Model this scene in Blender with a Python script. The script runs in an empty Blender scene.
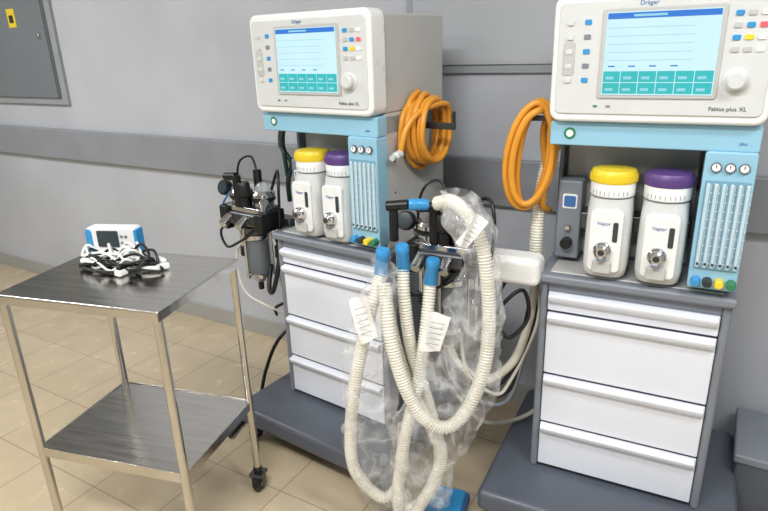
import bpy, bmesh, math, random
from mathutils import Vector, Matrix, noise
random.seed(7)
S = bpy.context.scene
COL = S.collection

# ------------------------------------------------------------ materials
def mat(name, col, rough=0.5, metal=0.0, var=0.04, scale=12.0, bump=0.0, bscale=60.0, emis=0.0, alpha=1.0, trans=0.0, stretch=None, coat=0.0, glow=False, crinkle=None, rvar=0.0):
    m = bpy.data.materials.new(name); m.use_nodes = True
    nt = m.node_tree; n = nt.nodes; l = nt.links
    b = n['Principled BSDF']
    c = tuple(((v/255)/12.92 if v/255 <= .04045 else ((v/255+.055)/1.055)**2.4) for v in col)
    tc = n.new('ShaderNodeTexCoord'); mp = n.new('ShaderNodeMapping')
    if stretch: mp.inputs['Scale'].default_value = stretch
    l.new(tc.outputs['Object'], mp.inputs['Vector'])
    nz = n.new('ShaderNodeTexNoise'); nz.inputs['Scale'].default_value = scale; nz.inputs['Detail'].default_value = 6
    l.new(mp.outputs[0], nz.inputs['Vector'])
    rp = n.new('ShaderNodeValToRGB')
    rp.color_ramp.elements[0].position = .3; rp.color_ramp.elements[1].position = .7
    rp.color_ramp.elements[0].color = (*[max(0, v*(1-var)) for v in c], 1)
    rp.color_ramp.elements[1].color = (*[min(1, v*(1+var)) for v in c], 1)
    l.new(nz.outputs['Fac'], rp.inputs[0])
    if glow: b.inputs['Base Color'].default_value = (.02,.02,.02,1)
    else: l.new(rp.outputs[0], b.inputs['Base Color'])
    b.inputs['Roughness'].default_value = rough; b.inputs['Metallic'].default_value = metal
    if rvar:
        rr = n.new('ShaderNodeMapRange'); rr.inputs['From Min'].default_value = .3; rr.inputs['From Max'].default_value = .7
        rr.inputs['To Min'].default_value = rough-rvar; rr.inputs['To Max'].default_value = rough+rvar
        l.new(nz.outputs['Fac'], rr.inputs['Value']); l.new(rr.outputs[0], b.inputs['Roughness'])
    b.inputs['Coat Weight'].default_value = coat
    if emis:
        l.new(rp.outputs[0], b.inputs['Emission Color']); b.inputs['Emission Strength'].default_value = emis
    if alpha < 1: b.inputs['Alpha'].default_value = alpha
    if trans: b.inputs['Transmission Weight'].default_value = trans
    if crinkle:
        r2 = n.new('ShaderNodeTexNoise'); r2.inputs['Scale'].default_value = crinkle[0]; r2.inputs['Detail'].default_value = 2.5
        r2.inputs['Distortion'].default_value = .8
        l.new(mp.outputs[0], r2.inputs['Vector'])
        # thin bright creases where the noise crosses its mean value
        m1 = n.new('ShaderNodeMath'); m1.operation = 'SUBTRACT'; m1.inputs[1].default_value = .5
        m2 = n.new('ShaderNodeMath'); m2.operation = 'ABSOLUTE'
        l.new(r2.outputs['Fac'], m1.inputs[0]); l.new(m1.outputs[0], m2.inputs[0])
        mr = n.new('ShaderNodeMapRange'); mr.inputs['From Min'].default_value = 0; mr.inputs['From Max'].default_value = .06
        mr.inputs['To Min'].default_value = crinkle[2]; mr.inputs['To Max'].default_value = crinkle[1]
        l.new(m2.outputs[0], mr.inputs['Value']); l.new(mr.outputs[0], b.inputs['Alpha'])
        bp = n.new('ShaderNodeBump'); bp.inputs['Strength'].default_value = .7; bp.inputs['Distance'].default_value = .04
        l.new(m2.outputs[0], bp.inputs['Height']); l.new(bp.outputs[0], b.inputs['Normal'])
    if bump:
        n2 = n.new('ShaderNodeTexNoise'); n2.inputs['Scale'].default_value = bscale
        l.new(mp.outputs[0], n2.inputs['Vector'])
        bp = n.new('ShaderNodeBump'); bp.inputs['Strength'].default_value = bump; bp.inputs['Distance'].default_value = .01
        l.new(n2.outputs['Fac'], bp.inputs['Height']); l.new(bp.outputs[0], b.inputs['Normal'])
    return m

M = {}
M['wall'] = mat('wall_paint', (172,176,182), .55, var=.06, scale=2.2, bump=.06, bscale=70, rvar=.1)
M['wall_low'] = mat('wall_paint_lower', (188,192,200), .48, var=.06, scale=2.2, bump=.06, bscale=70, rvar=.1)
M['ceil'] = mat('ceiling_paint', (215,215,212), .8)
M['rail'] = mat('rail_vinyl', (144,148,155), .42, var=.06, scale=5, rvar=.1)
M['base'] = mat('baseboard_vinyl', (165,164,161), .5)
M['panel'] = mat('panel_grey', (118,124,130), .42, var=.05, scale=4, rvar=.08)
M['panelframe'] = mat('panel_frame', (154,159,164), .4)
M['white'] = mat('white_plastic', (236,237,236), .3, var=.02, rvar=.06)
M['offwhite'] = mat('offwhite_plastic', (208,211,211), .36, var=.025, rvar=.06)
M['drawer'] = mat('drawer_white', (226,230,240), .33, var=.02, scale=6, rvar=.06)
M['greylt'] = mat('grey_light_enamel', (186,187,185), .38, var=.03, scale=6, rvar=.07)
M['greymid'] = mat('grey_mid_enamel', (124,130,140), .38, var=.04, rvar=.07)
M['greydk'] = mat('grey_dark_enamel', (84,90,101), .4, var=.07, scale=7, rvar=.1)
M['dark'] = mat('dark_recess', (44,48,54), .5)
M['black'] = mat('black_rubber', (15,16,18), .4)
M['blue'] = mat('light_blue_panel', (146,194,217), .35, var=.02)
M['bluedk'] = mat('blue_key', (60,110,170), .4)
M['bluecon'] = mat('blue_connector', (55,145,205), .3)
M['yellow'] = mat('yellow_cap', (236,208,50), .35)
M['purple'] = mat('purple_cap', (92,66,128), .4)
M['green'] = mat('green_knob', (50,125,85), .4)
M['greenhose'] = mat('green_hose', (22,48,40), .4)
M['orange'] = mat('orange_hose', (222,152,50), .36, var=.08)
M['steel'] = mat('stainless_steel', (204,201,196), .19, 1.0, var=.10, scale=5, stretch=(1,14,1), bump=.03, bscale=30, rvar=.05)
M['metal'] = mat('chrome_metal', (205,206,210), .14, 1.0)
M['metaldk'] = mat('dark_metal', (95,97,102), .3, .9)
M['hose'] = mat('corrugated_hose', (222,219,205), .24, var=.05, coat=.4)
M['tubeglass'] = mat('flow_tube_glass', (188,214,226), .12)
M['glass'] = mat('flow_glass', (120,160,180), .1)
M['bag'] = mat('clear_plastic', (240,241,242), .12, coat=.8, crinkle=(6.5,.10,.33))
M['canister'] = mat('clear_canister', (120,126,132), .06, alpha=.72)
M['valveglass'] = mat('valve_dome_glass', (190,196,200), .05, alpha=.45)
M['paper'] = mat('paper_label', (240,240,238), .7)
M['screen'] = mat('screen_glow', (206,242,250), .3, emis=1.0, var=.05, scale=4, glow=True)
M['screen_bar'] = mat('screen_bar', (35,120,215), .3, emis=1.0, glow=True)
M['screen_cyan'] = mat('screen_cyan', (40,190,192), .3, emis=1.0, glow=True)
M['screen_dim'] = mat('screen_line', (150,214,228), .3, emis=1.0, glow=True)
M['lcd'] = mat('lcd_dark', (55,66,70), .2)
M['red'] = mat('red_mark', (215,90,100), .4, emis=.3)

def floor_mat():
    m = bpy.data.materials.new('floor_tile'); m.use_nodes = True
    n = m.node_tree.nodes; l = m.node_tree.links; b = n['Principled BSDF']
    tc = n.new('ShaderNodeTexCoord')
    br = n.new('ShaderNodeTexBrick'); br.offset = 0; br.inputs['Scale'].default_value = 1
    br.inputs['Brick Width'].default_value = .3; br.inputs['Row Height'].default_value = .3
    br.inputs['Mortar Size'].default_value = .0022
    br.inputs['Color1'].default_value = (.58,.48,.33,1); br.inputs['Color2'].default_value = (.63,.525,.365,1)
    br.inputs['Mortar'].default_value = (.36,.29,.20,1)
    l.new(tc.outputs['Object'], br.inputs['Vector'])
    nz = n.new('ShaderNodeTexNoise'); nz.inputs['Scale'].default_value = 9; nz.inputs['Detail'].default_value = 8
    l.new(tc.outputs['Object'], nz.inputs['Vector'])
    mx = n.new('ShaderNodeMix'); mx.data_type = 'RGBA'; mx.blend_type = 'MULTIPLY'; mx.inputs[0].default_value = .25
    l.new(br.outputs['Color'], mx.inputs[6]); l.new(nz.outputs['Fac'], mx.inputs[7])
    l.new(mx.outputs[2], b.inputs['Base Color'])
    rr = n.new('ShaderNodeMapRange'); rr.inputs['To Min'].default_value = .16; rr.inputs['To Max'].default_value = .34
    l.new(nz.outputs['Fac'], rr.inputs['Value']); l.new(rr.outputs[0], b.inputs['Roughness'])
    return m
M['floor'] = floor_mat()

# ------------------------------------------------------------ helpers
def empty(name, loc=(0,0,0), rz=0):
    o = bpy.data.objects.new(name, None); COL.objects.link(o)
    o.location = loc; o.rotation_euler = (0,0,math.radians(rz)); o.empty_display_size = .05
    return o

def mk(parent, name, bm, m, smooth=False, bev=0, mw=None, segs=3):
    bmesh.ops.recalc_face_normals(bm, faces=bm.faces)
    me = bpy.data.meshes.new(name); bm.to_mesh(me); bm.free()
    for p in me.polygons: p.use_smooth = smooth or bev > 0
    me.materials.append(M[m] if isinstance(m, str) else m)
    o = bpy.data.objects.new(name, me); COL.objects.link(o)
    if parent: o.parent = parent
    if mw is not None: o.matrix_local = mw
    if bev > 0:
        md = o.modifiers.new('bev', 'BEVEL'); md.width = bev; md.segments = segs; md.limit_method = 'ANGLE'; md.angle_limit = math.radians(40)
        md.harden_normals = True
    return o

def box(parent, name, x0,x1,y0,y1,z0,z1, m, bev=.003, mw=None):
    bm = bmesh.new(); v = [bm.verts.new((x,y,z)) for x in (x0,x1) for y in (y0,y1) for z in (z0,z1)]
    for f in ((0,1,3,2),(4,6,7,5),(0,4,5,1),(2,3,7,6),(0,2,6,4),(1,5,7,3)): bm.faces.new([v[i] for i in f])
    return mk(parent, name, bm, m, bev=bev, mw=mw)

def frame_to(p0, p1):
    p0 = Vector(p0); p1 = Vector(p1); d = p1-p0
    q = Vector((0,0,1)).rotation_difference(d.normalized())
    return Matrix.Translation(p0) @ q.to_matrix().to_4x4(), d.length

def lathe(parent, name, prof, m, p0=(0,0,0), p1=None, n=32, smooth=True, mw=None):
    """prof: list of (r,z) ; axis from p0 towards p1"""
    if p1 is None: p1 = (p0[0], p0[1], p0[2]+1)
    T,_ = frame_to(p0, p1)
    bm = bmesh.new(); rings = []
    for r,z in prof:
        if r < 1e-6: rings.append([bm.verts.new(T @ Vector((0,0,z)))])
        else: rings.append([bm.verts.new(T @ Vector((r*math.cos(2*math.pi*i/n), r*math.sin(2*math.pi*i/n), z))) for i in range(n)])
    for a,b in zip(rings, rings[1:]):
        for i in range(n):
            j = (i+1) % n
            if len(a) == 1 and len(b) == 1: continue
            if len(a) == 1: bm.faces.new((a[0], b[i], b[j]))
            elif len(b) == 1: bm.faces.new((a[i], a[j], b[0]))
            else: bm.faces.new((a[i], a[j], b[j], b[i]))
    for r in (rings[0], rings[-1]):
        if len(r) > 2: bm.faces.new(r)
    o = mk(parent, name, bm, m, smooth=False, mw=mw)
    if smooth:
        for p in o.data.polygons: p.use_smooth = True
        o.data.set_sharp_from_angle(angle=math.radians(35))
    return o

def cyl(parent, name, p0, p1, r, m, r2=None, n=28, ch=.002):
    L = (Vector(p1)-Vector(p0)).length; r2 = r if r2 is None else r2; ch = min(ch, r*.4, L*.3)
    return lathe(parent, name, [(r-ch,0),(r,ch),(r2,L-ch),(r2-ch,L)], m, p0, p1, n)

def catmull(P, step):
    P = [Vector(p) for p in P]; P = [P[0]*2-P[1]] + P + [P[-1]*2-P[-2]]; out = []
    for i in range(1, len(P)-2):
        L = (P[i+1]-P[i]).length; k = max(2, int(L/step))
        for j in range(k):
            t = j/k; a,b,c,d = P[i-1],P[i],P[i+1],P[i+2]
            out.append(.5*((2*b)+(c-a)*t+(2*a-5*b+4*c-d)*t*t+(3*b-a-3*c+d)*t**3))
    out.append(P[-2]); return out

def tube(parent, name, P, r, m, rib=0, step=None, n=12, period=.0085, zmin=None):
    if step is None: step = .0021 if rib else .012
    pts = catmull(P, step)
    if zmin is not None:
        for p in pts: p.z = max(p.z, zmin)
    bm = bmesh.new(); rings = []; T = (pts[1]-pts[0]).normalized()
    N = T.orthogonal().normalized(); s = 0
    for i,p in enumerate(pts):
        T2 = (pts[min(i+1,len(pts)-1)]-pts[max(i-1,0)])
        if T2.length > 1e-9: T2.normalize()
        else: T2 = T
        N = T.rotation_difference(T2) @ N; T = T2; B = T.cross(N)
        if i: s += (p-pts[i-1]).length
        rr = r + (rib*math.sin(2*math.pi*s/period) if rib else 0)
        rings.append([bm.verts.new(p + rr*(math.cos(2*math.pi*k/n)*N + math.sin(2*math.pi*k/n)*B)) for k in range(n)])
    for a,b in zip(rings, rings[1:]):
        for k in range(n): bm.faces.new((a[k], a[(k+1)%n], b[(k+1)%n], b[k]))
    bm.faces.new(rings[0]); bm.faces.new(rings[-1])
    return mk(parent, name, bm, m, smooth=True)

def loft(parent, name, secs, m, n=32, nz=0, nscale=20, cap=True, smooth=True):
    """secs: (cx,cy,z,rx,ry,power)"""
    bm = bmesh.new(); rings = []
    for cx,cy,z,rx,ry,pw in secs:
        ring = []
        for i in range(n):
            t = 2*math.pi*i/n; c,s = math.cos(t), math.sin(t)
            p = Vector((cx+rx*math.copysign(abs(c)**(2/pw),c), cy+ry*math.copysign(abs(s)**(2/pw),s), z))
            if nz:
                st = Vector((p.x*1.6,p.y*1.6,p.z))
                q = noise.noise_vector(st*nscale)*nz
                f = abs(noise.noise(st*nscale*2.3))-.25
                rad = Vector((c,s,0))
                p += q + rad*f*nz*1.5
            ring.append(bm.verts.new(p))
        rings.append(ring)
    for a,b in zip(rings, rings[1:]):
        for k in range(n): bm.faces.new((a[k], a[(k+1)%n], b[(k+1)%n], b[k]))
    if cap: bm.faces.new(rings[0]); bm.faces.new(rings[-1])
    o = mk(parent, name, bm, m, smooth=smooth)
    if smooth and not nz: o.data.set_sharp_from_angle(angle=math.radians(40))
    return o

def plate(parent, name, x0,x1,z0,z1,y0,y1, rad, m, bev=.003):
    bm = bmesh.new(); pts = []
    for cx,cz,a0 in ((x1-rad,z1-rad,0),(x0+rad,z1-rad,90),(x0+rad,z0+rad,180),(x1-rad,z0+rad,270)):
        for k in range(7):
            a = math.radians(a0+k*15); pts.append((cx+rad*math.cos(a), cz+rad*math.sin(a)))
    A = [bm.verts.new((x,y0,z)) for x,z in pts]; B = [bm.verts.new((x,y1,z)) for x,z in pts]
    bm.faces.new(A); bm.faces.new(B)
    for i in range(len(A)): bm.faces.new((A[i],A[(i+1)%len(A)],B[(i+1)%len(A)],B[i]))
    return mk(parent, name, bm, m, bev=bev)

def text(parent, name, s, loc, size, m, rot=(90,0,0)):
    c = bpy.data.curves.new(name, 'FONT'); c.body = s; c.size = size; c.extrude = .0004
    c.align_x = 'CENTER'; c.align_y = 'CENTER'
    c.materials.append(M[m]); o = bpy.data.objects.new(name, c); COL.objects.link(o); o.parent = parent
    o.location = loc; o.rotation_euler = [math.radians(a) for a in rot]; return o

def caster(parent, name, x, y, r=.035, top=.09, rz=0):
    cyl(parent, name+'_wheel', (x-.014,y,r), (x+.014,y,r), r, 'black', n=28, ch=.006)
    cyl(parent, name+'_hub', (x-.017,y,r), (x+.017,y,r), r*.4, 'greymid', n=20)
    box(parent, name+'_fork_1', x-.022,x-.018,y-.012,y+.012,r*.7,top-.01,'metaldk',.001)
    box(parent, name+'_fork_2', x+.018,x+.022,y-.012,y+.012,r*.7,top-.01,'metaldk',.001)
    box(parent, name+'_plate', x-.024,x+.024,y-.024,y+.024,top-.012,top,'metaldk',.002)

# ------------------------------------------------------------ room
def slab(name, x0,x1,y0,y1,z0,z1,m, bev=0):
    return box(None, name, x0,x1,y0,y1,z0,z1,m,bev)
slab('floor', -6,2.6,-5,.1,-.1,0,'floor')
slab('ceiling', -6,2.6,-5,.1,2.7,2.8,'ceil')
slab('wall_back', -6,2.6,0,.12,0,2.7,'wall_low')
slab('wall_left', -6.12,-6,-5,.12,0,2.7,'wall')
slab('wall_right', 2.6,2.72,-5,.12,0,2.7,'wall')
slab('wall_front', -6,2.6,-5.12,-5,0,2.7,'wall')
slab('baseboard_back', -6,2.6,-.012,0,0,.09,'base',.002)
slab('trim_1', -6,2.6,-.03,0,.85,1.03,'rail',.008)
# wall electrical panel
wp = empty('electrical_wall_panel', (-3.36,0,0))
box(wp,'frame',-1.3,0,-.02,0,1.17,2.2,'panelframe',.004)
box(wp,'door',-1.26,-.045,-.035,-.015,1.21,2.16,'panel',.003)
box(wp,'seam',-.052,-.048,-.037,-.03,1.21,2.16,'dark',0)
box(wp,'warning_sticker',-.39,-.315,-.037,-.034,1.60,1.70,'yellow',0)
box(wp,'warning_mark',-.372,-.333,-.0385,-.036,1.625,1.665,'dark',0)
cyl(wp,'latch',(-.12,-.035,1.55),(-.12,-.048,1.55),.014,'metal')
wp2 = empty('service_wall_panel', (-1.15,0,0))
box(wp2,'frame',0,.95,-.015,0,1.335,2.2,'panelframe',.003)
box(wp2,'door',.03,.92,-.022,-.01,1.365,2.17,'wall',.002)

# ------------------------------------------------------------ anesthesia machine
W = .475
def vaporizer(p, tag, x, y, z, cap):
    v = empty('vaporizer_'+tag); v.parent = p; v.location = (x,y,z); v.scale = (1.06,1.06,1.06)
    loft(v,'body',[(0,0,0,.044,.046,4),(0,0,.006,.050,.052,4),(0,0,.03,.054,.056,4),(0,0,.10,.054,.057,4),(0,0,.165,.053,.055,3.5),(0,0,.202,.051,.052,2.4)],'offwhite')
    lathe(v,'neck',[(.047,.20),(.047,.208)],'greymid')
    lathe(v,'dial',[(.050,.206),(.053,.209),(.053,.240),(.051,.243)],'white')
    for i in range(9):
        a = math.radians(-140+i*12)
        box(v,'tick_%d'%i,-.0006,.0006,-.0536,-.053,.212,.222,'greymid',0,mw=Matrix.Rotation(a+math.pi/2,4,'Z'))
    lathe(v,'cap',[(.054,.240),(.0555,.243),(.0555,.262),(.051,.270),(.035,.273),(0,.274)],cap)
    for i in range(36):
        a = 2*math.pi*i/36
        box(v,'grip_%d'%i,-.0015,.0015,-.0565,-.054,.244,.260,cap,.0005,mw=Matrix.Rotation(a,4,'Z'))
    plate(v,'front_plate',-.038,.038,.02,.178,-.064,-.05,.012,'white',.003)
    plate(v,'window',.016,.028,.10,.15,-.066,-.063,.004,'lcd',.0005)
    lathe(v,'fill_knob',[(.021,0),(.021,.012),(.017,.016),(.017,.026),(.012,.03),(0,.03)],'metal',(-.004,-.063,.078),(-.004,-1,.078))
    lathe(v,'fill_knob_centre',[(.008,0),(.006,.003),(0,.003)],'dark',(-.004,-.093,.078),(-.004,-1,.078),n=16)
    box(v,'fill_lever',-.012,.004,-.088,-.066,.052,.063,'greymid',.003)
    plate(v,'drain_block',-.026,.02,.018,.05,-.074,-.05,.006,'greylt',.003)
    text(v,'label','Vapor',(-.006,-.0646,.145),.013,'bluedk')
    cyl(v,'lock_lever',(.0,.03,.21),(.060,.03,.21),.006,'greymid')

def machine(loc, rz, aux, dep):
    m = empty('anesthesia_machine', (loc[0],loc[1],0), rz)
    box(m,'base_deck',-.12,W+.11,-.20,.44,.085,.16,'greydk',.02)
    box(m,'base_skirt',-.10,W+.09,-.18,.42,.07,.09,'dark',.005)
    for i,(x,y) in enumerate(((-.07,-.15),(W+.06,-.15),(-.07,.38),(W+.06,.38))): caster(m,'caster_%d'%i,x,y,.033,.085)
    # cabinet
    box(m,'cabinet_body',.003,W-.003,.012,.42,.155,.80,'greymid',.006)
    box(m,'cabinet_post_1',-.004,.018,-.012,.03,.158,.80,'greymid',.009)
    box(m,'cabinet_post_2',W-.018,W+.004,-.012,.03,.158,.80,'greymid',.009)
    box(m,'worktop',-.012,W+.012,-.03,.43,.795,.822,'greymid',.01)
    box(m,'worktop_inset',.02,W-.02,.0,.40,.820,.825,'greylt',.003)
    box(m,'cabinet_header',.018,W-.018,-.006,.02,.765,.797,'greymid',.003)
    for i,(a,b) in enumerate(((.708,.765),(.503,.700),(.333,.495),(.175,.325))):
        box(m,'drawer_%d'%i,.02,W-.02,-.012,.02,a,b,'drawer',.004)
        h = b-.004
        bm = bmesh.new(); prof = [(-.010,h-.03),(-.022,h-.024),(-.030,h-.012),(-.031,h-.003),(-.024,h+.002),(-.008,h+.003),(-.008,h-.03)]
        A = [bm.verts.new((.024,y,z)) for y,z in prof]; B = [bm.verts.new((W-.024,y,z)) for y,z in prof]
        bm.faces.new(A); bm.faces.new(B)
        for k in range(len(A)): bm.faces.new((A[k],A[(k+1)%len(A)],B[(k+1)%len(A)],B[k]))
        mk(m,'drawer_grip_%d'%i,bm,'drawer',bev=.003)
        box(m,'drawer_gap_%d'%i,.018,W-.018,-.004,.015,a-.008,a+.001,'dark',0)
    # upper rear body
    box(m,'rear_body',.005,W-.004,.17,dep,.822,1.25,'greymid',.005)
    box(m,'side_panel',W-.012,W,.02,dep,.822,1.25,'greylt',.004)
    box(m,'side_panel_left',.0,.012,.13,dep,.822,1.25,'greymid',.004)
    box(m,'recess_panel',.02,.36,.155,.172,.84,1.20,'greylt',.003)
    box(m,'vaporizer_rail',.07,.36,.09,.16,.93,.98,'metaldk',.006)
    box(m,'rail_block_1',.135,.2,.07,.10,.90,1.03,'greydk',.004)
    box(m,'rail_block_2',.275,.34,.07,.10,.90,1.03,'greydk',.004)
    box(m,'auxiliary_box',.012,.078,.08,.16,.84,1.07,aux,.006)
    plate(m,'info_sticker_base',.026,.066,.99,1.032,.078,.082,.005,'paper',.0005)
    plate(m,'info_sticker',.030,.062,.995,1.027,.0765,.079,.005,'bluedk',.0005)
    cyl(m,'suction_knob',(.045,.08,.89),(.045,.055,.89),.016,'black')
    cyl(m,'suction_port',(.045,.08,.935),(.045,.065,.935),.008,'metal')
    # blue under strip
    plate(m,'blue_strip',.0,W,1.185,1.246,-.022,.30,.006,'blue',.004)
    cyl(m,'certificate_sticker',(.05,-.022,1.216),(.05,-.0235,1.216),.015,'green')
    cyl(m,'certificate_centre',(.05,-.0235,1.216),(.05,-.0242,1.216),.009,'paper')
    # monitor
    box(m,'monitor_housing',.004,W-.002,.02,dep,1.25,1.532,'greylt',.008)
    plate(m,'monitor_bezel',-.002,W+.004,1.248,1.545,-.045,.03,.028,'white',.010)
    plate(m,'monitor_face',.012,W-.010,1.268,1.527,-.049,-.04,.015,'offwhite',.003)
    plate(m,'screen_surround',.112,.370,1.306,1.509,-.053,-.045,.008,'greylt',.003)
    box(m,'screen',.122,.360,-.0545,-.05,1.315,1.500,'screen',.0005)
    box(m,'screen_title_bar',.124,.358,-.0552,-.054,1.485,1.498,'screen_bar',0)
    box(m,'screen_title_field',.18,.25,-.0556,-.055,1.489,1.494,'screen_dim',0)
    for r in range(2):
        for c in range(6):
            box(m,'screen_cell_%d_%d'%(r,c),.124+c*.0393,.124+c*.0393+.0376,-.0552,-.054,1.318+r*.0265,1.318+r*.0265+.0248,'screen_cyan',0)
            box(m,'screen_value_%d_%d'%(r,c),.130+c*.0393,.130+c*.0393+.018,-.0556,-.055,1.3245+r*.0265,1.331+r*.0265,'screen_dim',0)
    for r in range(5):
        box(m,'screen_row_%d'%r,.128,.31,-.0550,-.054,1.393+r*.018,1.3942+r*.018,'screen_dim',0)
    for c in range(4):
        box(m,'screen_txt_%d'%c,.133+c*.045,.148+c*.045,-.0552,-.054,1.379,1.382,'screen_bar',0)
    text(m,'brand','Dräger',(.21,-.0495,1.5175),.014,'bluedk')
    text(m,'model_text','Fabius plus XL',(.395,-.0495,1.285),.013,'dark')
    text(m,'blue_strip_text','plus',(.44,-.0226,1.205),.01,'bluedk')
    for r in range(5):
        plate(m,'left_key_%d'%r,.032,.048,1.475-r*.033,1.487-r*.033,-.053,-.048,.003,'offwhite',.001)
        plate(m,'left_icon_%d'%r,.072,.088,1.475-r*.033,1.487-r*.033,-.051,-.048,.003,'greymid' if r%2 else 'bluecon',.001)
    plate(m,'left_key_block',.026,.054,1.36,1.44,-.051,-.047,.008,'greylt',.001)
    for r in range(4):
        for c in range(3):
            k = 'bluecon' if (r,c) in ((0,0),(1,1),(2,0)) else ('white' if c==2 else 'greylt')
            if (r,c)==(1,2): k='red'
            if (r,c)==(2,1): k='yellow'
            plate(m,'right_key_%d_%d'%(r,c),.384+c*.024,.400+c*.024,1.482-r*.025,1.493-r*.025,-.052,-.048,.003,k,.001)
    lathe(m,'rotary_knob',[(.026,0),(.026,.004),(.021,.006),(.020,.022),(.016,.025),(0,.025)],'offwhite',(.403,-.048,1.348),(.403,-1,1.348))
    plate(m,'power_led_1',.105,.115,1.286,1.29,-.051,-.048,.0015,'green',0)
    plate(m,'power_led_2',.135,.145,1.286,1.29,-.051,-.048,.0015,'greymid',0)
    # flowmeter panel
    plate(m,'flow_panel',.366,W,.842,1.186,-.03,.03,.008,'blue',.004)
    plate(m,'flow_recess',.374,W-.006,.895,1.118,-.0325,-.028,.004,'glass',.001)
    for i in range(6):
        x = .382+i*.0166
        cyl(m,'flow_tube_%d'%i,(x,-.036,.90),(x,-.036,1.112),.0046,'tubeglass',n=14)
        box(m,'flow_scale_%d'%i,x+.0056,x+.0066,-.0335,-.0325,.905,1.108,'paper',0)
        for k in range(9):
            box(m,'flow_mark_%d_%d'%(i,k),x+.005,x+.0095,-.034,-.0332,.912+k*.022,.9135+k*.022,'paper',0)
        cyl(m,'flow_float_%d'%i,(x,-.0415,.908),(x,-.0415,.914),.003,'dark',n=10)
    for i in range(3):
        x = .392+i*.029
        lathe(m,'gauge_%d'%i,[(.0115,0),(.0115,.006),(.0095,.007),(0,.007)],'greydk',(x,-.03,1.150),(x,-1,1.15))
        lathe(m,'gauge_face_%d'%i,[(.009,0),(0,.0006)],'paper',(x,-.0372,1.150),(x,-1,1.15))
        box(m,'gauge_needle_%d'%i,x-.001,x+.001,-.0385,-.0375,1.149,1.157,'dark',0)
    for i,c in enumerate(('bluecon','dark','yellow','green')):
        x = .384+i*.026
        lathe(m,'flow_knob_%d'%i,[(.0115,0),(.0105,.022),(.008,.025),(0,.025)],c,(x,-.03,.864),(x,-1,.864),n=18)
    vaporizer(m,'sevoflurane',.162,.03,.835,'yellow')
    vaporizer(m,'isoflurane',.294,.03,.835,'purple')
    for i in range(3): box(m,'side_screw_%d'%i,W-.001,W+.001,.06,.066,.9+i*.1,.906+i*.1,'dark',0)
    return m

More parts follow.
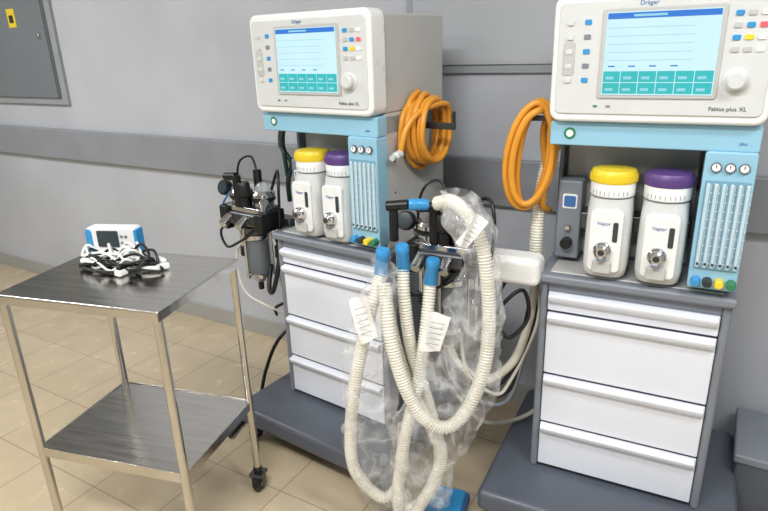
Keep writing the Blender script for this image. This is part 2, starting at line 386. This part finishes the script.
def absorber(m, cx, cy, z, tag, sc=1.0, cr=1.0):
    a = empty('breathing_system_'+tag); a.parent = m; a.location = (cx,cy,z); a.scale = (sc,sc,sc)
    box(a,'block',-.085,.085,-.05,.05,-.030,.015,'metaldk',.012)
    box(a,'block_clamp',-.095,-.06,-.055,.055,-.045,.03,'black',.006)
    box(a,'block_clamp_2',.055,.09,-.055,.045,-.04,.02,'black',.006)
    box(a,'block_top',-.075,.075,-.042,.042,.013,.032,'metal',.005)
    for i,(x,y) in enumerate(((-.045,.0),(.045,.005))):
        lathe(a,'valve_%d'%i,[(.032,.03),(.032,.045),(.028,.05),(.028,.056),(.036,.06),(.036,.07),(.03,.078),(0,.086)],'metal',(x,y,0))
        lathe(a,'valve_ring_%d'%i,[(.034,.048),(.037,.05),(.037,.056),(.034,.058)],'black',(x,y,0))
        lathe(a,'valve_dome_%d'%i,[(.024,.076),(.022,.09),(.014,.1),(0,.103)],'valveglass',(x,y,0))
    lathe(a,'apl_valve',[(.014,.03),(.014,.06),(.02,.065),(.02,.10),(.016,.106),(0,.106)],'black',(0,-.03,0))
    cyl(a,'gauge_stem',(-.07,.0,.03),(-.105,-.01,.065),.006,'metal')
    lathe(a,'gauge_body',[(.022,0),(.024,.003),(.024,.02),(.022,.024),(0,.024)],'black',(-.105,.0,.07),(-.105,-1,.4))
    lathe(a,'gauge_face',[(.018,0),(0,.0008)],'lcd',(-.105,-.0228,.0785),(-.105,-1,.4085))
    cyl(a,'sensor',(.0,.03,.03),(-.01,.04,.13),.013,'black')
    cyl(a,'elbow_upright',(-.02,-.035,.03),(-.02,-.035,.125),.013,'black')
    cyl(a,'elbow_arm',(-.02,-.035,.122),(-.065,-.04,.118),.012,'black')
    tube(a,'sensor_cable',[(-.01,.04,.12),(-.04,.05,.165),(-.07,.03,.155),(-.09,.03,.10),(-.09,.04,.0),(-.06,.06,-.1)],.0035,'black')
    tube(a,'sensor_cable_2',[(.03,.04,.04),(.06,.05,.12),(.10,.02,.13),(.115,.0,.06),(.10,.01,-.05),(.08,.05,-.15)],.0045,'black')
    tube(a,'sensor_cable_3',[(-.06,-.03,-.02),(-.09,-.06,-.05),(-.07,-.06,-.1),(-.02,-.055,-.08),(.03,-.055,-.05),(.06,-.04,-.02)],.004,'black')
    k = cr
    lathe(a,'canister_top',[(.052*k,-.058),(.056*k,-.052),(.056*k,-.034),(.046*k,-.03)],'metaldk',(0,.0,0))
    lathe(a,'canister_collar',[(.05*k,-.075),(.053*k,-.072),(.053*k,-.06),(.05*k,-.058)],'metal',(0,.0,0))
    lathe(a,'canister',[(.045*k,-.19),(.047*k,-.185),(.047*k,-.075),(.044*k,-.072)],'canister',(0,0,0))
    lathe(a,'absorbent',[(.040*k,-.18),(.041*k,-.175),(.041*k,-.10),(.038*k,-.096)],'greymid',(0,0,0))
    lathe(a,'canister_base',[(0,-.225),(.02*k,-.22),(.028*k,-.205),(.05*k,-.2),(.05*k,-.188),(.046*k,-.185)],'metal',(0,0,0))
    cyl(a,'drain_cock',(0,0,-.25),(0,0,-.22),.009,'black')
    for i in range(3):
        t = i*2.1+.5; cyl(a,'tie_rod_%d'%i,(.056*k*math.cos(t),.056*k*math.sin(t),-.2),(.056*k*math.cos(t),.056*k*math.sin(t),-.03),.004,'metal',n=12)
    cyl(a,'support_pole',(.065,.03,-.24),(.065,.03,.02),.008,'metal')
    cyl(a,'pole_clamp',(.065,.03,-.14),(.065,.03,-.10),.014,'black')
    cyl(a,'side_pipe',(-.07,.01,-.12),(-.07,.01,-.03),.012,'metal')
    cyl(a,'side_pipe_cap',(-.07,.01,-.15),(-.07,.01,-.115),.015,'black')
    cyl(a,'port_1',(-.05,-.05,0),(-.05,-.085,-.02),.014,'metal')
    cyl(a,'port_2',(.02,-.05,0),(.02,-.085,-.02),.014,'metal')
    cyl(a,'port_3',(.075,-.03,.02),(.10,-.045,.06),.014,'metal')
    return a

mL = machine((-1.397,-.560), -5, 'greymid', .365)
mR = machine((-.434,-.545), 3.5, 'greymid', .40)
aL = absorber(mL, -.145, .02, .86, 'left', 1.22, .85)
box(mL,'absorber_arm',-.10,.01,.05,.11,.80,.85,'metaldk',.008)
tube(mL,'black_gas_hose',[(.01,.12,1.2),(-.03,.10,1.17),(-.03,.09,1.1),(-.005,.10,1.05),(-.03,.1,.98),(-.05,.12,.9)],.009,'greenhose')
tube(mL,'green_gas_hose',[(.0,.15,1.22),(-.05,.12,1.19),(-.055,.1,1.12),(-.02,.08,1.09),(-.03,.10,1.0)],.008,'greenhose')
tube(mL,'scavenge_hose',[(-.10,.04,.66),(-.08,.0,.58),(-.04,-.02,.58),(-.015,-.01,.66),(-.025,.02,.74),(-.07,.05,.78)],.009,'black')
tube(mL,'power_cable',[(-.01,.25,.40),(-.06,.15,.40),(-.11,.05,.33),(-.15,.0,.20),(-.17,-.04,.06),(-.19,-.10,.012),(-.15,-.22,.01)],.0075,'black')
tube(mL,'side_cable',[(-.01,.2,.52),(-.06,.08,.50),(-.11,.05,.47),(-.14,.08,.42)],.006,'black')
tube(mL,'clear_line',[(-.15,.0,.80),(-.22,-.02,.70),(-.19,-.03,.56),(-.10,.0,.5),(-.03,.10,.42)],.004,'hose')
tube(mL,'blue_line',[(-.22,.0,.96),(-.27,-.02,.88),(-.26,.02,.80),(-.2,.05,.78)],.004,'bluedk')
aR = absorber(mR, -.265, -.07, .865, 'right', 1.2, .95)
box(mR,'absorber_arm',-.17,.0,-.06,.03,.785,.87,'white',.022)
box(mR,'absorber_arm_joint',-.21,-.13,-.075,.0,.80,.885,'white',.02)
tube(mR,'ventilator_hose',[(-.045,.09,.80),(-.045,.09,.9),(-.043,.10,1.0),(-.03,.12,1.12),(-.01,.16,1.18)],.019,'hose',rib=.0022)
for k,(dx,c,r) in enumerate(((0,'hose',.014),(.03,'black',.006),(.05,'hose',.006),(-.02,'black',.007),(.015,'greymid',.008))):
    tube(mR,'hanging_cable_%d'%k,[(-.30+dx,.0,.66),(-.27+dx,-.02,.52-.03*k),(-.18+dx,.0,.42-.02*k),(-.09,.04,.48-.03*k),(-.05+dx*.5,.08,.62),(-.04,.1,.78)],r,c)
tube(mR,'looped_cable',[(-.10,-.02,.79),(-.13,-.05,.70),(-.08,-.06,.62),(-.03,-.03,.68),(-.05,-.02,.76),(-.10,-.05,.72),(-.16,-.05,.6),(-.2,.0,.5)],.006,'black')
tube(mR,'floor_hose',[(-.33,.05,.62),(-.30,.02,.42),(-.22,.05,.25),(-.15,.15,.17),(-.05,.25,.19),(.01,.35,.3)],.008,'hose')

# coiled orange oxygen hoses
def coil(parent, name, c, ax1, ax2, nrm, r1, r2, loops, rad, tails):
    c = Vector(c); a1 = Vector(ax1).normalized(); a2 = Vector(ax2).normalized(); n = Vector(nrm).normalized(); P = []
    rnd = random.Random(name+str(loops))
    for l in range(loops):
        j1 = rnd.uniform(-.014,.014); j2 = rnd.uniform(-.018,.018); o1 = rnd.uniform(-.008,.008)
        for k in range(10):
            t = 2*math.pi*k/10 + math.pi/2
            f = l+k/10
            P.append(c + a1*((r1+j1)*math.cos(t)+o1) + a2*((r2+j2)*math.sin(t)-abs(j2)*.5) + n*(f*rad*1.5+rnd.uniform(-.002,.002)))
    if tails: P = [Vector(p) for p in tails[0]] + P + [Vector(p) for p in tails[1]]
    return tube(parent, name, P, rad, 'orange', n=12, step=.008)
coil(mL,'oxygen_hose_coil',(W+.012,.18,1.19),(0,1,0),(0,0,1),(1,0,0),.080,.105,5,.0095,
     ([(W+.011,.08,1.14),(W+.011,.10,1.24)],[(W+.06,.12,1.25),(W+.04,.07,1.20),(W+.03,.05,1.13)]))
lathe(mL,'hose_coupling',[(.010,0),(.013,.004),(.013,.03),(.009,.034),(.009,.05),(0,.05)],'offwhite',(W+.03,.055,1.13),(W+.03,-.9,1.0))
box(mL,'hose_bracket',W-.002,W+.16,.15,.165,1.195,1.215,'metaldk',.003)
box(mL,'hose_bracket_lip',W+.15,W+.158,.15,.166,1.195,1.25,'metaldk',.003)
coil(mR,'oxygen_hose_coil',(-.050,.0,1.145),(1,.35,0),(.10,0,1),(-.3,1,0),.052,.140,4,.0095,
     ([(-.0,.14,1.24),(-.03,.06,1.26)],[(-.04,.08,1.2),(-.03,.10,1.08),(-.03,.07,1.0),(-.02,.12,.97)]))
box(mR,'hose_bracket',-.07,.01,.05,.065,1.235,1.25,'metaldk',.003)

# ------------------------------------------------------------ breathing circuit in clear bag
h = empty('bagged_breathing_circuit', (-.7725,-.8645,0), 31)
hr = .0175
tube(h,'hose_1',[(-.007,.03,.865),(-.037,.0,.775),(-.077,0,.621),(-.107,0,.457),(-.118,0,.283),(-.09,0,.19),(-.022,0,.125),(.03,.01,.19),(.042,.03,.371)],hr,'hose',rib=.002)
tube(h,'hose_2',[(.15,.10,1.03),(.19,.05,1.045),(.235,.0,1.0),(.262,-.02,.92),(.277,-.03,.775),(.268,-.05,.621),(.226,-.06,.49),(.163,-.07,.425),(.094,-.07,.46),(.044,-.06,.56),(.010,-.04,.70),(-.003,.0,.84)],hr+.001,'hose',rib=.002)
tube(h,'hose_3',[(.052,.06,.865),(.053,.04,.775),(.07,.03,.621),(.113,.02,.457),(.148,.0,.283),(.118,-.01,.15),(.049,-.02,.1),(.0,.0,.14)],hr,'hose',rib=.002)
tube(h,'hose_4',[(.127,.05,.82),(.112,.02,.70),(.086,-.01,.54),(.045,-.03,.371),(.02,-.03,.19),(.022,-.03,.055)],hr,'hose',rib=.002)
tube(h,'hose_5',[(.0,.05,.80),(.02,.04,.66),(.06,.0,.52),(.12,-.03,.40),(.15,-.03,.30),(.12,-.04,.2),(.07,-.04,.10)],hr,'hose',rib=.002)
for i,(a,b) in enumerate((((-.002,.02,.93),(-.010,.03,.855)),((.05,.05,.93),(.053,.06,.86)),((.135,.04,.89),(.126,.05,.81)))):
    lathe(h,'blue_connector_%d'%i,[(.0165,0),(.0195,.005),(.0195,.02),(.0175,.024),(.0200,.075),(.018,.08)],'bluecon',a,b)
lathe(h,'blue_elbow',[(.014,0),(.016,.004),(.016,.05),(.014,.055)],'bluecon',(.07,.08,1.035),(.14,.09,1.03))
cyl(h,'y_piece',(.01,.09,1.03),(.07,.08,1.035),.014,'black')
cyl(h,'y_piece_leg',(.03,.09,1.03),(.03,.09,.93),.013,'black')
def interp(keys, n):
    out = []
    for i in range(n):
        z = keys[0][2] + (keys[-1][2]-keys[0][2])*i/(n-1)
        for a,b in zip(keys, keys[1:]):
            if (a[2]-z)*(b[2]-z) <= 0:
                t = 0 if a[2]==b[2] else (z-a[2])/(b[2]-a[2]); t = t*t*(3-2*t)
                out.append(tuple(a[k]+(b[k]-a[k])*t for k in range(6))); break
    return out
b1 = [(-.005,.02,.90,.025,.025,2),(-.02,.0,.83,.05,.04,2),(-.05,0,.64,.072,.042,2),(-.055,-.0,.45,.082,.046,2),(-.045,-.0,.28,.088,.048,2),(-.02,-.0,.16,.085,.045,2),(.0,0,.06,.05,.03,2)]
loft(h,'clear_bag_1',interp(b1,90),'bag',n=90,nz=.017,nscale=9,cap=False)
b2 = [(.20,.05,1.075,.04,.035,2),(.23,.0,1.0,.055,.045,2),(.255,-.02,.88,.050,.05,2),(.23,-.03,.72,.085,.06,2),(.18,-.04,.55,.120,.065,2),(.14,-.04,.42,.125,.07,2),(.10,-.02,.28,.10,.06,2),(.09,-.02,.15,.09,.05,2),(.07,-.01,.07,.06,.03,2)]
loft(h,'clear_bag_2',interp(b2,110),'bag',n=90,nz=.018,nscale=8.5,cap=False)
def sheet(parent, name, c, u, v, w, hh, m):
    c,u,v = Vector(c),Vector(u).normalized(),Vector(v).normalized(); nrm = u.cross(v); bm = bmesh.new(); G = []
    for i in range(9):
        G.append([bm.verts.new(c+u*w*(i/8-.5)+v*hh*(j/8-.5)+nrm*.008*math.sin(i*.6+j*.4)) for j in range(9)])
    for i in range(8):
        for j in range(8): bm.faces.new((G[i][j],G[i+1][j],G[i+1][j+1],G[i][j+1]))
    return mk(parent,name,bm,m,smooth=True)
def label(tag, c, u, v, w, hh):
    sheet(h,'label_'+tag,c,u,v,w,hh,'paper')
    U_ = Vector(u).normalized(); V_ = Vector(v).normalized()
    for i in range(5):
        p = Vector(c)+V_*(hh*(.3-.14*i))+Vector((0,-.011,0))
        q = p+U_*w*.3; p = p-U_*w*.3
        tube(h,'label_%s_line_%d'%(tag,i),[p,(p+q)/2,q],.0009,'greymid',n=6)
label('1',(-.06,-.055,.76),(1,0,.3),(-.2,0,1),.05,.13)
label('2',(.125,-.085,.73),(1,0,-.25),(.25,0,1),.06,.11)
label('3',(.22,-.075,1.0),(1,0,-.7),(.7,0,1),.035,.09)

bt = empty('blue_floor_tray', (-.66,-.74,0), 10)
box(bt,'tray',-.07,.07,-.12,.10,0,.03,'bluedk',.008)
box(bt,'tray_rim',-.06,.06,-.11,.09,.028,.045,'bluecon',.006)

gb = empty('grey_equipment_case', (.125,-.31,0))
box(gb,'case',0,.42,0,.28,.01,.22,'greydk',.012)
box(gb,'lid',-.006,.426,-.006,.285,.205,.235,'greymid',.008)
for i,(x,y) in enumerate(((.04,.04),(.38,.04),(.04,.24),(.38,.24))): cyl(gb,'foot_%d'%i,(x,y,0),(x,y,.012),.015,'black')
box(gb,'handle',.14,.28,-.02,-.004,.14,.16,'black',.004)

# ------------------------------------------------------------ stainless cart
ct = empty('stainless_steel_cart', (-1.462,-1.162,0), 14)
cw, cd = .515/2, .395/2
box(ct,'top_plate',-cw,cw,-cd,cd,.840,.85,'steel',.004)
for nm,a in (('rim_1',(-cw,cw,-cd,-cd+.004)),('rim_2',(-cw,cw,cd-.004,cd)),('rim_3',(-cw,-cw+.004,-cd,cd)),('rim_4',(cw-.004,cw,-cd,cd))):
    box(ct,'top_'+nm,a[0],a[1],a[2],a[3],.822,.848,'steel',.0015)
box(ct,'shelf_plate',-cw+.012,cw-.012,-cd+.012,cd-.012,.345,.355,'steel',.002)
for nm,a in (('rim_1',(-cw+.01,cw-.01,-cd+.008,-cd+.012)),('rim_2',(-cw+.01,cw-.01,cd-.012,cd-.008)),('rim_3',(-cw+.008,-cw+.012,-cd+.01,cd-.01)),('rim_4',(cw-.012,cw-.008,-cd+.01,cd-.01))):
    box(ct,'shelf_'+nm,a[0],a[1],a[2],a[3],.327,.359,'steel',.0015)
for i,(x,y) in enumerate(((-1,-1),(1,-1),(-1,1),(1,1))):
    X = x*(cw-.014); Y = y*(cd-.014)
    cyl(ct,'leg_%d'%i,(X,Y,.075),(X,Y,.840),.0125,'steel')
    cyl(ct,'leg_socket_%d'%i,(X,Y,.07),(X,Y,.10),.014,'black')
    caster(ct,'caster_%d'%i,X,Y,.032,.075)

# vital-signs monitor with cables
dv = empty('portable_patient_monitor', (-1.640,-1.045,.8505), 22)
plate(dv,'housing',-.085,.085,.0,.092,-.02,.025,.016,'white',.008)
plate(dv,'blue_side_1',-.0855,-.062,.006,.086,-.022,.02,.01,'bluecon',.004)
plate(dv,'blue_side_2',.076,.0865,.006,.086,-.0215,.02,.005,'bluecon',.003)
plate(dv,'display',-.045,.025,.030,.082,-.0235,-.018,.004,'lcd',.001)
for i in range(4): cyl(dv,'button_%d'%i,(.036+.014*(i%2),-.018,.044+.02*(i//2)),(.036+.014*(i%2),-.024,.044+.02*(i//2)),.005,'greymid',n=14)
box(dv,'rear_battery',-.05,.05,.022,.045,.0,.07,'offwhite',.006)
def tangle(name, parent, c, rx, ry, loops, rad, m, seed, zmax=.03):
    rnd = random.Random(seed); P = []
    for l in range(loops):
        ox,oy = rnd.uniform(-.02,.02), rnd.uniform(-.012,.012); sx,sy = rnd.uniform(.75,1.1), rnd.uniform(.6,1.1)
        for k in range(8):
            t = 2*math.pi*k/8+seed
            P.append((c[0]+ox+rx*sx*math.cos(t), c[1]+oy+ry*sy*math.sin(t), rad+.003+abs(math.sin(k*1.3+l))*zmax*(l+1)/loops))
    return tube(parent,name,P,rad,m,n=8,step=.006,zmin=rad+.002)
cb = empty('sensor_cable_bundle', (-1.52,-1.12,.8505), 14)
tangle('white_cable',cb,(-.02,-.01),.080,.035,6,.0038,'white',1,.055)
tangle('white_cable_2',cb,(.03,.0),.05,.03,3,.0038,'white',1.9,.065)
tangle('black_cable',cb,(.015,-.012),.110,.040,7,.004,'black',2.2,.05)
tube(cb,'black_lead',[(.02,.0,.02),(.06,.02,.07),(.10,.0,.04),(.08,-.04,.01),(.0,-.06,.008),(-.07,-.055,.008),(-.11,-.04,.008)],.004,'black',zmin=.006)
for i,(x,y,a) in enumerate(((.112,-.015,20),(.125,.02,-30),(.05,-.05,80),(-.09,-.03,10))):
    mw = Matrix.Translation((x,y,.012)) @ Matrix.Rotation(math.radians(a),4,'Z')
    box(cb,'clip_%d'%i,-.028,.028,-.012,.012,-.009,.008,'white' if i!=3 else 'black',.005,mw=mw)
    box(cb,'clip_upper_%d'%i,-.022,.018,-.008,.008,.008,.020,'black' if i%2==0 else 'white',.004,mw=mw)

# ------------------------------------------------------------ lights
def area(name, loc, sx, sy, e, rot=(0,0,0), col=(1,1,1)):
    L = bpy.data.lights.new(name,'AREA'); L.shape='RECTANGLE'; L.size=sx; L.size_y=sy; L.energy=e; L.color=col
    o = bpy.data.objects.new(name,L); COL.objects.link(o); o.location=loc; o.rotation_euler=[math.radians(a) for a in rot]; return o
lm = mat('light_diffuser',(255,255,253),.5,emis=4.0,var=0)
M['diff'] = lm
for i,(x,y,e) in enumerate(((-.5,-2.4,60),(-3.4,-1.7,44),(1.0,-1.5,30),(-2.0,-3.8,36))):
    f = empty('ceiling_light_fixture', (x,y,2.7))
    box(f,'housing',-.62,.62,-.17,.17,-.04,0,'white',.004)
    box(f,'diffuser',-.59,.59,-.145,.145,-.048,-.038,'diff',.002)
    area('fixture_lamp',(x,y,2.64),1.15,.28,e,col=(1,.995,.98))
w = bpy.data.worlds.new('world'); S.world = w; w.use_nodes = True
w.node_tree.nodes['Background'].inputs[0].default_value = (.8,.85,.9,1); w.node_tree.nodes['Background'].inputs[1].default_value = .5
S.view_settings.view_transform = 'Standard'

# ------------------------------------------------------------ camera
yaw, pitch, roll = math.radians(31), math.radians(19.5), math.radians(1.9)
H = Vector((-math.sin(yaw), math.cos(yaw), 0)); Z = Vector((0,0,1)); R0 = Vector((math.cos(yaw), math.sin(yaw), 0))
F = H*math.cos(pitch)-Z*math.sin(pitch); U0 = R0.cross(F)
R = R0*math.cos(roll)-U0*math.sin(roll); U = R0*math.sin(roll)+U0*math.cos(roll)
cam = bpy.data.cameras.new('camera'); co = bpy.data.objects.new('camera',cam); COL.objects.link(co)
mw = Matrix((R,U,-F)).transposed().to_4x4(); mw.translation = Vector((0,-2.15,1.45)); co.matrix_world = mw
cam.sensor_width = 36; cam.lens = 36*600/768; cam.clip_start = .02
S.camera = co
